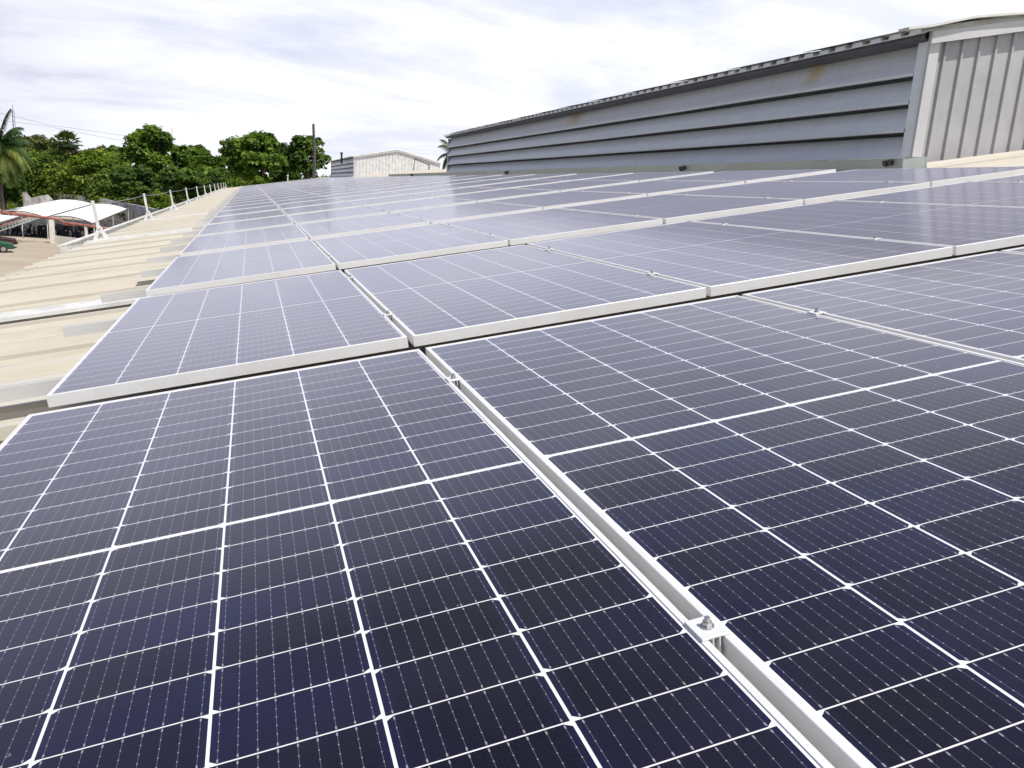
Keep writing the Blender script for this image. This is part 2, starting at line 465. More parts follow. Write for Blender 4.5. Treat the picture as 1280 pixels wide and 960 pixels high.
# ------------------------------------------------------------------ warehouse with corrugated roof
ZR = -0.152                                  # roof pan below the panel tops
RIDGE = 10.4                                 # ridge in roof coordinates
Y_A, Y_B = -5.0, 86.0
ware = empty('warehouse', 'long warehouse with cream corrugated roof under the solar array', 'building', loc=(0, 0, 0))
mb = MB()
prof = []                                    # rib profile along y
y = Y_A
while y < Y_B:
    for dy, h in ((0, 0), (.245, 0), (.262, .036), (.300, .036), (.317, 0)):
        prof.append((y + dy, h))
    y += .36
prof.append((y, 0))
xs = [-2.79, 0, 3, 6, RIDGE]
mb.sheet([[R(x, yy, ZR + h) for yy, h in prof] for x in xs])
Zr = R(RIDGE, 0, ZR)
mb.sheet([[R(RIDGE, yy, ZR + h) for yy, h in prof], [Vector((Zr.x * 2 - R(-2.84, 0, ZR).x, yy, R(-2.84, 0, ZR).z + h)) for yy, h in prof]])
mb.build('roof', M['roof'], ware, solid=.004)
# lap seams of the sheets across the slope
mb = MB()
for x in (-.9,):
    pass
# walls
mb = MB()
ew = R(-2.70, 0, ZR - .05); rg = R(RIDGE, 0, ZR - .06)
xr = 2 * rg.x - ew.x
for yy in (Y_A + .3, Y_B - .3):
    mb.prism([(ew.x, yy, 0), (xr, yy, 0), (xr, yy, ew.z), (rg.x, yy, rg.z), (ew.x, yy, ew.z)], (0, .15 if yy < 0 else -.15, 0))
mb.box((ew.x, Y_A + .5, 0), (ew.x + .15, Y_B - .5, ew.z))
mb.box((xr - .15, Y_A + .5, 0), (xr, Y_B - .5, ew.z))
mb.build('wall', M['wallc'], ware)
# gutter beyond the eave
mb = MB()
mb.box((-3.12, 10.9, ZR - .13), (-3.10, Y_B, ZR + .035), fn=R)
mb.box((-3.10, 10.9, ZR - .13), (-2.83, Y_B, ZR - .11), fn=R)
mb.box((-3.15, 10.9, ZR + .035), (-3.04, Y_B, ZR + .05), fn=R)
mb.box((-3.10, 10.9, ZR - .11), (-2.83, 10.92, ZR + .03), fn=R)
mb.build('gutter', M['capsheet'], ware)

# ridge monitors --------------------------------------------------------
def roofz(X): # world z of roof pan at world X
    xx = (X + ZR * SN) / CS
    return R(xx, 0, ZR).z
MX0, MXR, ZE, ZA = 6.87, 10.1, 9.50, 10.20
def monitor(y0, y1, detail, clad):
    X1 = 2 * MXR - MX0
    zb = roofz(MX0)
    mon = MB()                               # end cladding (near + far), standing-seam ribs as part of the mesh
    for yy, sg in ((y0, 1), (y1, -1)):
        pts = []
        X = MX0 + .02; k = 0
        prof2 = []
        while X < X1:
            prof2 += [(X, 0), (X + .185, 0), (X + .197, -.028), (X + .222, -.028), (X + .234, 0)]
            X += .24
        def topz(x): return (ZE + (x - MX0) * (ZA - ZE) / (MXR - MX0) if x < MXR else ZA - (x - MXR) * (ZA - ZE) / (MXR - MX0)) - .03
        def botz(x): return roofz(min(x, 2 * rg.x - x)) - .02
        mon.sheet([[Vector((x, yy + d * sg + .03 * sg, botz(x))) for x, d in prof2], [Vector((x, yy + d * sg + .03 * sg, topz(x))) for x, d in prof2]])
    # east wall
    mon.sheet([[Vector((X1, y0, botz(X1))), Vector((X1, y1, botz(X1)))], [Vector((X1, y0, ZE)), Vector((X1, y1, ZE))]])
    mo = mon.build('roof_monitor', clad, ware, solid=.002)
    # dark inside wall behind the louvres
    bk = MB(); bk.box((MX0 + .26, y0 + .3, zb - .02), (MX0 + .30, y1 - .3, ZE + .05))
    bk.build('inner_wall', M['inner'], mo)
    # four louvre blades
    zs = [zb + .085 + i * .318 for i in range(4)]
    for i, z in enumerate(zs):
        l = MB()
        top = z + .318 if i < 3 else ZE + .04
        prf = [(MX0 - .022, z + .002), (MX0 - .024, z + .022), (MX0 + .05, z + .15), (MX0 + .15, top - .028)]
        seg = max(2, int((y1 - y0) / 3))
        ys = [y0 + .17 + (y1 - y0 - .2) * k / seg for k in range(seg + 1)]
        l.sheet([[Vector((px + (.006 * math.sin(yy * 1.7 + i)), yy, pz + .004 * math.sin(yy * .9 + 2 * i))) for yy in ys] for px, pz in [(MX0 + .015, z)] + prf])
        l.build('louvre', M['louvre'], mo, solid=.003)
    # base flashing under the blades
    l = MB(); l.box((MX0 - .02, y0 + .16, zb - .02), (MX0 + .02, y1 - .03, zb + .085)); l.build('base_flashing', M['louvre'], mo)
    # corner posts: a blue-grey return and a pale trim
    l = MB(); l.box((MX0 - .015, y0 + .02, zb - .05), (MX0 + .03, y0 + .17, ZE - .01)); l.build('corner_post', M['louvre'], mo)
    l = MB(); l.box((MX0 - .02, y0 - .022, zb - .05), (MX0 + .115, y0 + .018, ZE - .02)); l.build('corner_trim', M['trim'], mo)
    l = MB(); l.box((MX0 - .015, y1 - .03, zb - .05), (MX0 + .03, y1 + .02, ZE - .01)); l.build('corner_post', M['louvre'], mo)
    # barge board on the gable
    sl_ = (ZA - ZE) / (MXR - MX0)
    l = MB()
    for s in (1, -1):
        a = (MX0 - .06, ZE - .06 * sl_)
        p = [(a[0], a[1] - .055), (MXR, ZA - .055), (MXR, ZA + .075), (a[0], a[1] + .075)]
        if s < 0: p = [(2 * MXR - q[0], q[1]) for q in p]
        l.prism([(q[0], y0 - .075, q[1] + .015) for q in p], (0, .05, 0))
    l.build('barge_board', M['trim'], mo)
    l = MB()                                  # roof sheets with ribs
    pr = []
    yy = y0 - .09
    while yy < y1 + .05:
        pr += [(yy, 0), (yy + .06, 0), (yy + .085, .05), (yy + .245, .05), (yy + .27, 0)]
        yy += .32
    XE = MX0 - .17
    ze = ZE - (MX0 - XE) * sl_ + .095
    zt = ZA + .095
    l.sheet([[Vector((XE, a, ze + h)) for a, h in pr], [Vector((MXR, a, zt + h)) for a, h in pr], [Vector((2 * MXR - XE, a, ze + h)) for a, h in pr]])
    l.build('monitor_roof', M['capsheet'], mo, solid=.004)
    l = MB(); cp = []  # white strip painted in for sky light showing through the open ribs
    yy = y0 - .09
    while yy < y1 + .05:
        cp += [(yy, .0), (yy + .064, .0), (yy + .088, .044), (yy + .242, .044), (yy + .266, .0)]
        yy += .32
    l.sheet([[Vector((XE + .004, a, ze - .012)) for a, h in cp], [Vector((XE + .004, a, ze - .003 + h)) for a, h in cp]])
    l.build('rib_gap_light', M['tent'], mo)
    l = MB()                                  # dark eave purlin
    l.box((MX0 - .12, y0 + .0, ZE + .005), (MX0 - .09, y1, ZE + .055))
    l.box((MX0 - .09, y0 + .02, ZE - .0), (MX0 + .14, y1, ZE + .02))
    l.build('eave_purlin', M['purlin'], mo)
    if detail:
        l = MB()                              # overlapping sheet ends lifted along the eave
        k = 0
        yy = y0 + .1
        while yy < y1 - 1.2:
            hh = .012 + .012 * rnd.random()
            l.prism([(XE - .02, yy, ze + .054), (XE - .02, yy + 2.0, ze + .055 + hh), (XE + .5, yy + 2.0, ze + .52 * sl_ + .056 + hh), (XE + .5, yy, ze + .52 * sl_ + .055)], (0, 0, .004))
            yy += 1.93
        l.build('eave_sheet', M['capsheet'], mo)
        # folded cover sheet projecting over the gable
        pts = [(6.42, 9.535), (6.74, 9.60), (7.33, 9.765), (8.1, 9.90), (9.2, 9.98), (10.1, 10.42)]
        l = MB()
        poly = [(a, 5.70, b) for a, b in pts] + [(a, 5.70, b - (.022 if i in (0,) else .035)) for i, (a, b) in list(enumerate(pts))[::-1]]
        # closed strip, extruded back along the roof
        for i, ((a0, b0), (a1, b1)) in enumerate(zip(pts[:-1], pts[1:])):
            l.prism([(a0, 5.66, b0 + .03), (a1, 5.66, b1 + .03), (a1, 5.66, b1 + .005), (a0, 5.66, b0 + .005)], (0, .16 if i == 0 else 1.3, 0))
        cv = l.build('cover_sheet', M['capsheet'], mo)
        l = MB()  # dark sheet added to paint the shade in the recess under the cover
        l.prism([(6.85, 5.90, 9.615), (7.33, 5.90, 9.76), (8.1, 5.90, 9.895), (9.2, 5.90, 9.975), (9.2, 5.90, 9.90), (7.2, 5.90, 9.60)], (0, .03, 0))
        l.build('painted_recess_shade', M['purlin'], mo)
    else:
        l = MB()
        l.tube([at(515, 219, y0 - .5), at(519, 198.5, y0 - .5), at(536.5, 206, y0 - .5), at(536, 212, y0 - .5)], .05, 6)
        l.build('rail_frame', M['dark'], mo)
        l = MB()
        p0 = at(427, 198, 68); l.tube([p0 - Vector((0, 0, .4)), p0, at(427, 193, 68), at(427, 190.5, 68)], [.08, .08, .08, .13], 8)
        l.build('vent_pipe', M['dark'], mo)
    return mo
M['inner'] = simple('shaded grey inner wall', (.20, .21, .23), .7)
M['purlin'] = simple('dark grey purlin and recess shade', (.10, .105, .12), .6)
monitor(5.80, 30.2, True, M['clad'])
m2 = monitor(61.5, 80.0, False, M['steelw'])
m2['label'] = 'far louvred roof monitor with pale gable end'

# ------------------------------------------------------------------ solar array
NROW = 30
def row_y(r):                               # near edge of row r (row 0 is the closest)
    return -PL if r == 0 else (.197 if r == 1 else 2.566 + (r - 2) * 2.375)
NX = 6
PITCH = 1.0512
X_L = -1.0285
p = empty('solar_panel', 'x', 'solar panel', matrix=RM)
mb = MB()
lip = .0088
def ring(o0, o1, z0, z1):
    pass
W_, L_ = PW, PL
outer = [(0, 0), (W_, 0), (W_, L_), (0, L_)]
inner = [(lip, lip), (W_ - lip, lip), (W_ - lip, L_ - lip), (lip, L_ - lip)]
flg = .028
inner2 = [(flg, flg), (W_ - flg, flg), (W_ - flg, L_ - flg), (flg, L_ - flg)]
rings = [[(x, y, 0) for x, y in outer], [(x, y, 0) for x, y in inner], [(x, y, -.0045) for x, y in inner]]
v_ = []; f_ = []
loops = [[(x, y, -.0325) for x, y in inner2], [(x, y, -PH) for x, y in inner2], [(x, y, -PH) for x, y in outer], [(x, y, -.0008) for x, y in outer],
         [(x + (.0008 if x < .5 else -.0008), y + (.0008 if y < 1 else -.0008), 0) for x, y in outer], [(x, y, 0) for x, y in inner], [(x, y, -.0055) for x, y in inner]]
for lp in loops: v_ += lp
for i in range(len(loops) - 1):
    for k in range(4):
        f_.append((i*4+k, i*4+(k+1) % 4, (i+1)*4+(k+1) % 4, (i+1)*4+k))
mb.add(v_, f_)
mb.build('frame', M['alu'], p)
mb = MB()
e = .004
mb.add([(e, e, -.0016), (W_-e, e, -.0016), (W_-e, L_-e, -.0016), (e, L_-e, -.0016)], [(0, 1, 2, 3)], 0)
mb.add([(e, e, -.007), (W_-e, e, -.007), (W_-e, L_-e, -.007), (e, L_-e, -.007)], [(3, 2, 1, 0)], 1)
me = D.meshes.new('cell_sheet'); me.from_pydata(mb.v, [], mb.f); me.materials.append(M['cells']); me.materials.append(M['back'])
me.polygons.foreach_set('material_index', mb.mi)
cs = D.objects.new('cell_sheet', me); COL.objects.link(cs); cs.parent = p
reg(p)
ordn = ['nearest', 'second', 'third', 'fourth', 'fifth', 'sixth', 'seventh', 'eighth', 'ninth', 'tenth', 'eleventh', 'twelfth', 'thirteenth',
        'fourteenth', 'fifteenth', 'sixteenth', 'seventeenth', 'eighteenth', 'nineteenth', 'twentieth', 'twenty-first', 'twenty-second', 'twenty-third',
        'twenty-fourth', 'twenty-fifth', 'twenty-sixth', 'twenty-seventh', 'twenty-eighth', 'twenty-ninth', 'thirtieth']
colname = ['leftmost', 'second from left', 'third from left', 'fourth from left', 'fifth from left', 'rightmost']
def panel_label(r, c):
    if r == 0 and c == 0: return 'largest dark solar panel filling the lower left foreground'
    if r == 0 and c == 1: return 'dark solar panel filling the lower right foreground beside the bolted gap'
    return '%s panel in the %s row of the array' % (colname[c], ordn[r])
for r in range(NROW):
    for c in range(NX):
        o = p if (r == 0 and c == 0) else copy_tree(p)
        # hand-laid array: every panel sits a hair differently on its rails
        jx = 0 if r < 2 else rnd.uniform(-.003, .003)
        tz = rnd.uniform(-.0012, .0012); rx = rnd.uniform(-.0011, .0011); ry = rnd.uniform(-.0022, .0022)
        if r == 0: tz = 0; rx = ry = 0
        o.matrix_world = RM @ Matrix.Translation((X_L + c * PITCH + jx, row_y(r), tz)) @ Matrix.Rotation(rx, 4, 'X') @ Matrix.Rotation(ry, 4, 'Y')
        o['label'] = panel_label(r, c)
        o['category'] = 'solar panel'
        o['group'] = 'solar panels laid in rows on the roof'

# rails: two under every row, their ends showing at the left
RT = -PH - .0015
rl = MB()
def chan(x0, x1):
    q = [(-.021, 0), (-.006, 0), (-.006, -.010), (.006, -.010), (.006, 0), (.021, 0), (.021, -.046), (.016, -.046), (.016, -.014), (-.018, -.014), (-.018, -.030), (.010, -.034), (.010, -.046), (-.021, -.046)]
    rl.prism([(x0, a, b) for a, b in q], (x1 - x0, 0, 0))
chan(-1.30, 5.55)
rail = rl.build('mounting_rail', M['rail'], matrix=RM)
first = True
for r in range(NROW):
    for k, oy in enumerate((.43, 1.645)):
        o = rail if first else rail.copy()
        if not first: COL.objects.link(o)
        first = False
        sx = rnd.uniform(-.05, .05)
        o.matrix_world = RM @ Matrix.Translation((sx, row_y(r) + oy, RT))
        tag(o, 'aluminium rail under the %s half of the %s row of panels' % (('near', 'far')[k], ordn[r]), 'mounting rail', 'mounting rails under the solar panels')
# clamps in the joints between neighbouring panels
cl = empty('panel_clamp', 'x', 'clamp', matrix=RM)
mb = MB()
mb.box((-.0175, -.020, .0005), (.0175, .020, .0034))
mb.box((-.0050, -.020, -.022), (-.0030, .020, .0005)); mb.box((.0030, -.020, -.022), (.0050, .020, .0005))
mb.build('plate', M['alu'], cl, bevel=.0008)
mb = MB()
n6 = [(.0056 * math.cos(k * math.pi / 3), .0056 * math.sin(k * math.pi / 3), .0042) for k in range(6)]
mb.prism(n6, (0, 0, .0055))
mb.tube([(0, 0, .0042), (0, 0, .0150)], .0034, 10)
mb.tube([(0, 0, .0036), (0, 0, .0050)], .0078, 14)
mb.build('bolt', M['bolt'], cl)
reg(cl)
first = True
cn = ['first', 'second', 'third', 'fourth', 'fifth']
for r in range(9):
    for c in range(NX - 1):
        for k, oy in enumerate((.43, 1.645)):
            o = cl if first else copy_tree(cl)
            first = False
            gx = X_L + (c + 1) * PITCH - (PITCH - PW) / 2
            o.matrix_world = RM @ Matrix.Translation((gx, row_y(r) + oy + rnd.uniform(-.01, .01), 0))
            if r == 0 and c == 0 and k == 0: lb = 'large bolted clamp in the gap between the two foreground panels'
            else: lb = 'clamp on the %s end of the %s joint, %s row of panels' % (('near', 'far')[k], cn[c], ordn[r])
            tag(o, lb, 'clamp', 'bolted clamps between panels')

# cable tray along the foot of the monitor
mb = MB()
for a, b in (((6.20, 5.08, ZR + .03), (6.215, 40, .010)), ((6.50, 5.08, ZR + .03), (6.515, 40, .0)), ((6.20, 5.08, ZR + .031), (6.51, 40, ZR + .04)), ((6.19, 5.07, .010), (6.225, 40.01, .017))):
    mb.box(a, b)
mb.box((6.216, 5.082, ZR + .041), (6.5, 5.092, .004))
tag(mb.build('cable_tray', M['galv'], matrix=RM), 'galvanised cable tray running along the foot of the louvred wall', 'cable tray')
for i, (yy, lb) in enumerate(((5.25, 'black cable gland on the near end of the galvanised tray'), (9.8, 'black cable gland on the tray below the middle of the louvres'),
                              (19.5, 'black cable gland on the tray towards the far end of the louvres'), (33.5, 'dark cable junction at the far end of the galvanised tray'))):
    mb = MB(); s = 1 + i * .35
    mb.tube([(6.12, yy, -.035), (6.20, yy, -.03), (6.20, yy + .09 * s, -.05)], .022 * s, 8); mb.box((6.13, yy - .04 * s, -.05), (6.195, yy + .05 * s, 0.0))
    tag(mb.build('cable_gland', M['dark'], matrix=RM), lb, 'cable gland', 'cable glands on the tray')

# battens and flashings lying across the roof at the left
mb = MB(); mb.box((-2.8, .235, ZR + .037), (-.6, .30, ZR + .075))
tag(mb.build('roof_batten', M['roof'], matrix=RM), 'low weathered batten on the roof left of the second row of panels', 'batten')
for i, (yy, wd, x1, lb) in enumerate(((3.28, .15, 5.4, 'white metal flashing strip lying across the roof left of the third row'),
                              (11.25, .16, 5.4, 'white flashing strip running from the nearest eave post to the panels'),
                              (17.6, .16, 5.4, 'white flashing strip running from the second eave post to the panels'))):
    mb = MB()
    mb.box((-2.83, yy - wd, ZR + .038), (x1, yy + wd, ZR + .043))
    mb.box((-2.83, yy - wd, ZR + .022), (x1, yy - wd + .004, ZR + .038))
    mb.box((-2.83, yy + wd * .35, ZR + .0435), (x1, yy + wd * .45, ZR + .050))
    tag(mb.build('flashing_strip', M['steelw'], matrix=RM), lb, 'flashing', 'metal flashing strips across the roof')
# roofing screws heads near the eave
def screws():
    mb = MB()
    for k in range(60):
        yy = 3.0 + k * .36
        for xx in (-2.62,):
            mb.box((xx - .012, yy + .27, 0.0305), (xx + .012, yy + .29, .038), fn=lambda a, b, c: R(a, b, c + ZR))
    return mb
screws().build('screw_row', M['bolt'], ware)

# eave posts with a safety wire
pp = empty('eave_post', 'x', 'post', matrix=RM)
mb = MB()
mb.bar((-.01, 0, .20), (-.005, 0, .61), .040, .05); mb.build('upright', M['steelw'], pp)
mb = MB(); mb.bar((-.095, 0, .04), (0.0, .0, .23), .036, .05); mb.build('foot', M['steelw'], pp)
mb = MB(); mb.bar((.075, 0, .04), (.0, .0, .23), .036, .05); mb.build('foot', M['steelw'], pp)
mb = MB(); mb.box((-.12, -.06, .037), (.10, .06, .048)); mb.build('base_plate', M['steelw'], pp)
reg(pp)
np_ = ['nearest', 'second', 'third', 'fourth', 'fifth', 'sixth', 'seventh', 'eighth', 'ninth', 'tenth', 'eleventh', 'twelfth', 'farthest']
tops = []
for i in range(12):
    yy = 11.3 + i * 6.3
    o = pp if i == 0 else copy_tree(pp)
    o.matrix_world = RM @ Matrix.Translation((-2.62, yy, ZR))
    tops.append(R(-2.625, yy, ZR + .57))
    tag(o, '%s white steel post along the eave of the roof' % np_[i], 'post', 'white posts carrying a wire along the eave')
mb = MB()
pts = []
for a, b in zip(tops[:-1], tops[1:]):
    for k in range(6):
        t_ = k / 6
        q = a.lerp(b, t_); q.z -= .03 * 4 * t_ * (1 - t_); pts.append(q)
pts.append(tops[-1])
mb.tube(pts, .0065, 5)
tag(mb.build('safety_wire', M['wire']), 'thin steel wire strung through the tops of the white eave posts', 'wire')
mb = MB(); q = R(3.0, 82, ZR); mb.tube([q, q + Vector((0, 0, .55)), q + Vector((0, 0, .56)), q + Vector((0, 0, .66))], [.05, .05, .09, .07], 8)
tag(mb.build('vent_stub', M['steelw']), 'small white vent stub on the far end of the roof skyline', 'vent')

# ------------------------------------------------------------------ vegetation
def leaf_object(name, centers, normals, sizes, mat, parent=None, aspect=1.5):
    n = len(centers)
    rs = np.random.RandomState(n % 9973)
    c = np.asarray(centers, float); nn = np.asarray(normals, float)
    nn /= np.linalg.norm(nn, axis=1)[:, None] + 1e-9
    t = rs.normal(size=(n, 3)); t -= (t * nn).sum(1)[:, None] * nn; t /= np.linalg.norm(t, axis=1)[:, None] + 1e-9
    b = np.cross(nn, t)
    s = np.asarray(sizes)[:, None]
    # pointed leaf spray, folded: 6 verts, 4 tris
    fold = nn * s * .18
    V = np.stack([c - t * s * aspect / 2, c - b * s * .5 + fold, c + b * s * .5 + fold, c + t * s * aspect / 2], 1).reshape(-1, 3)
    F = (np.arange(n)[:, None] * 4 + np.array([0, 1, 3, 0, 3, 2])[None]).reshape(-1)
    me = D.meshes.new(name)
    me.vertices.add(len(V)); me.vertices.foreach_set('co', V.astype(np.float32).ravel())
    nf = n * 2
    me.loops.add(nf * 3); me.loops.foreach_set('vertex_index', F.astype(np.int32))
    me.polygons.add(nf); me.polygons.foreach_set('loop_start', np.arange(nf, dtype=np.int32) * 3)
    me.polygons.foreach_set('loop_total', np.full(nf, 3, np.int32))
    me.update(calc_edges=True); me.materials.append(mat)
    o = D.objects.new(name, me); COL.objects.link(o)
    if parent: o.parent = parent
    return o
def clump_points(rs, ctr, rad, n, flat=.75):
    d = rs.normal(size=(n, 3)); d /= np.linalg.norm(d, axis=1)[:, None]
    lo = d[:, 2] < -.35
    d[lo, 2] *= -.6
    rr = rad * (.62 + .42 * rs.rand(n) ** .6)
    wob = 1 + .18 * np.sin(d[:, 0] * 7 + ctr[0]) * np.sin(d[:, 1] * 6 + ctr[1]) + .12 * np.sin(d[:, 2] * 9 + ctr[2])
    p = ctr + d * (rr * wob)[:, None] * np.array([1, 1, flat])
    nr = d * .8 + np.array([0, 0, .55]) + rs.normal(size=(n, 3)) * .45
    return p, nr
def crown_points(rs, c, rx, ry, rz, nblob, per, br=(.30, .46)):
    P, N = [], []; ctrs = []
    for k in range(nblob):
        d = rs.normal(size=3); d /= np.linalg.norm(d)
        q = c + d * np.array([rx, ry, rz]) * (.40 + .36 * rs.rand())
        if k % 4 == 0: q = c + d * np.array([rx, ry, rz]) * .25
        r = min(rx, rz) * rs.uniform(*br)
        ctrs.append((q, r))
        a, b = clump_points(rs, q, r, int(per * (r / (min(rx, rz) * .38)) ** 2))
        P.append(a); N.append(b)
        # small sprigs breaking the outline
        for j in range(3):
            dd = rs.normal(size=3); dd /= np.linalg.norm(dd); dd[2] = abs(dd[2]) * .8
            a, b = clump_points(rs, q + dd * r * .95, r * .32, int(per * .10))
            P.append(a); N.append(b)
    return np.concatenate(P), np.concatenate(N), ctrs
def tree(name, label, u, vtop, vbot, wpx, Y, mat, nblob=16, per=420, seed=1, leaf=.34, group=None, br=(.30, .46), trunk=True, cat='tree', mat2=None):
    rs = np.random.RandomState(seed)
    top = at(u, vtop, Y); bot = at(u, vbot, Y)
    sc = (Y + 2.3) / 1032.2 / .98
    rx = wpx / 2 * sc; rz = max(.5, (top.z - max(bot.z, .3)) / 2)
    c = np.array([top.x, Y, top.z - rz])
    base = Vector((top.x + rs.uniform(-.3, .3), Y, 0))
    root = empty(name, label, cat, group, loc=base)
    P, N, ctrs = crown_points(rs, c, rx, rx * .85, rz, nblob, per, br)
    P -= np.array(base)
    sz = leaf * rs.uniform(.6, 1.4, len(P))
    leaf_object('foliage', P, N, sz, mat, root)
    if trunk:
        mb = MB()
        cc = Vector(c) - base
        tr = max(.12, rx * .07)
        fork = Vector((0, 0, max(.6, cc.z - rz * .75)))
        mb.tube([(0, 0, -.1), fork * .5 + Vector((.1, 0, 0)), fork], [tr * 1.35, tr, tr * .85], 8)
        for q, r in ctrs[:9]:
            qq = Vector(q) - base
            mb.tube([fork, fork.lerp(qq, .5) + Vector((0, 0, -.25)), qq], [tr * .6, tr * .38, tr * .14], 6)
        mb.build('trunk', M['bark'], root, smooth=True)
    return root
G = None
T_ = lambda lb, u, vt, vb, w_, Y, mt, nb, per, sd, **k: tree('broadleaf_tree', lb, u, vt, vb, w_, Y, mt, nb, per, sd, **k)
T_('tall round-topped broadleaf tree rising highest of the left wood', 187, 157, 226, 58, 140, L_GREEN, 26, 430, 3, br=(.30, .44))
T_('wide broadleaf tree sloping down to the right of the tallest left tree', 238, 175, 240, 62, 143, L_GREEN, 30, 430, 4, br=(.28, .42))
T_('lower bright broadleaf tree at the right end of the left wood', 266, 189, 238, 38, 138, L_GREEN, 22, 360, 5, br=(.34, .48))
T_('dark shaded tree standing below the tallest tree near the wall', 168, 203, 250, 54, 132, L_DARK, 26, 360, 6, br=(.34, .5))
T_('dark leafy tree above the lime shrub and behind the third eave post', 226, 206, 262, 66, 128, L_DARK, 30, 360, 7, br=(.34, .5))
T_('small dark tree just left of the last eave posts', 268, 212, 250, 40, 125, L_DARK, 20, 320, 8, br=(.4, .55))
T_('dark conical tree on the skyline between fan palm and tallest tree', 145, 181, 225, 28, 175, L_DARK, 16, 280, 9, br=(.4, .55))
T_('olive grey tree low on the skyline just right of the fan palm', 122, 183, 225, 30, 178, L_BROWN, 16, 280, 10, br=(.4, .55))
T_('yellow green tree below and right of the fan palm', 115, 189, 232, 44, 155, L_LIME, 20, 340, 11, br=(.34, .5))
T_('brownish spreading tree on the skyline right of the coconut palm', 38, 161, 222, 66, 190, L_BROWN, 30, 360, 12, br=(.34, .5))
T_('olive tree on the skyline directly left of the fan palm', 66, 164, 222, 46, 194, L_BROWN, 22, 340, 13, br=(.36, .5))
T_('big dense broadleaf tree left of the bare pole', 322, 157, 240, 74, 112, L_GREEN, 38, 480, 14, leaf=.30, br=(.28, .42))
T_('open airy broadleaf tree with visible limbs around the bare pole', 381, 160, 236, 62, 118, L_DARK, 26, 260, 15, leaf=.30, br=(.24, .36))
T_('dark thicket low under the coconut palm at the left edge', 4, 212, 256, 44, 112, L_DARK, 18, 300, 31, br=(.36, .5))
T_('broadleaf tree filling the gap between the two trees near the pole', 352, 178, 240, 46, 124, L_DARK, 22, 320, 16, leaf=.3, br=(.34, .5))
tree('shrub', 'lime green shrub spilling over the concrete wall', 202, 236, 256, 36, 112, L_LIME, 12, 260, 17, leaf=.2, trunk=False, cat='shrub')
tree('shrub', 'bright green shrub below the dense tree at the far roof edge', 322, 219, 236, 30, 96, L_LIME, 9, 220, 18, leaf=.18, trunk=False, cat='shrub')
tree('shrub', 'low olive shrub at the left foot of the dense tree', 298, 224, 238, 26, 96, L_GREEN, 8, 200, 19, leaf=.18, trunk=False, cat='shrub')
tree('shrub', 'bright green weeds growing before the left end of the wall', 8, 252, 275, 36, 125, L_LIME, 8, 220, 20, leaf=.2, trunk=False, cat='shrub')
# undergrowth: one mass nobody could count
rs = np.random.RandomState(44)
P, N = [], []
for k in range(190):
    u = rs.uniform(-15, 300) if k < 160 else rs.uniform(280, 420); f = rs.rand()
    vt = 186 + 54 * f + (0 if u < 150 else 22)
    if k >= 160: vt = 222 + 4 * f
    Y = 172 - 36 * f - (0 if u < 120 else 6)
    if u > 150: Y = min(Y, 150)
    wy = float(np.interp(u, [28, 68, 120, 165, 208, 240], [165, 161, 147, 128, 110, 104])) if k < 160 else 0
    Y = max(Y, wy + 5)
    q = at(u, vt, Y); r = rs.uniform(1.3, 2.9)
    a, b = clump_points(rs, np.array([q.x, q.y, max(.8, q.z - r * .7)]), r, int(95 * r * r))
    P.append(a); N.append(b)
    if q.z - r * 1.6 > 1:
        a, b = clump_points(rs, np.array([q.x, q.y - .5, q.z - r * 1.8]), r, int(60 * r * r)); P.append(a); N.append(b)
P = np.concatenate(P); N = np.concatenate(N)
sel = rs.rand(len(P)) < .8
L_MIX = leafmat('mixed undergrowth leaves', (.030, .055, .009), (.10, .165, .022), (.25, .30, .045))
o = leaf_object('undergrowth', P[sel], N[sel], .36 * rs.uniform(.6, 1.5, sel.sum()), L_MIX)
tag(o, 'tangled green undergrowth behind the concrete wall', 'undergrowth', kind='stuff')

def frond(mb, base, az, el, length, droop, wid, rsx, seg=14):
    """one pinnate frond: rachis plus drooping leaflets"""
    p = Vector(base); d = Vector((math.cos(az) * math.cos(el), math.sin(az) * math.cos(el), math.sin(el)))
    pts = [p.copy()]
    for k in range(seg):
        d = (d + Vector((0, 0, -droop / seg * (1 + k / seg)))).normalized()
        p = p + d * length / seg; pts.append(p.copy())
    mb.tube(pts, [.06 * (1 - .8 * i / seg) for i in range(seg + 1)], 4, 0)
    for i in range(1, seg + 1):
        for sub in (0, .33, .66):
            if i == seg and sub > 0: continue
            q = pts[i] if i == seg else pts[i].lerp(pts[i + 1], sub)
            t = (pts[i] - pts[i - 1]).normalized()
            sd = t.cross(Vector((0, 0, 1)))
            if sd.length < .1: sd = Vector((1, 0, 0))
            sd.normalize()
            fr = i / seg
            ll = wid * math.sin(math.pi * min(1, .15 + fr * .8)) * rsx.uniform(.8, 1.1) + .15
            for s in (1, -1):
                tip = q + (sd * s * .75 + t * .45 + Vector((0, 0, -.75 - rsx.random() * .3))).normalized() * ll
                mid = q.lerp(tip, .45) + Vector((0, 0, .12 * ll))
                w_ = t * .06
                mb.add([q - w_, q + w_, mid + w_, mid - w_, tip], [(0, 1, 2, 3), (3, 2, 4)], 0)
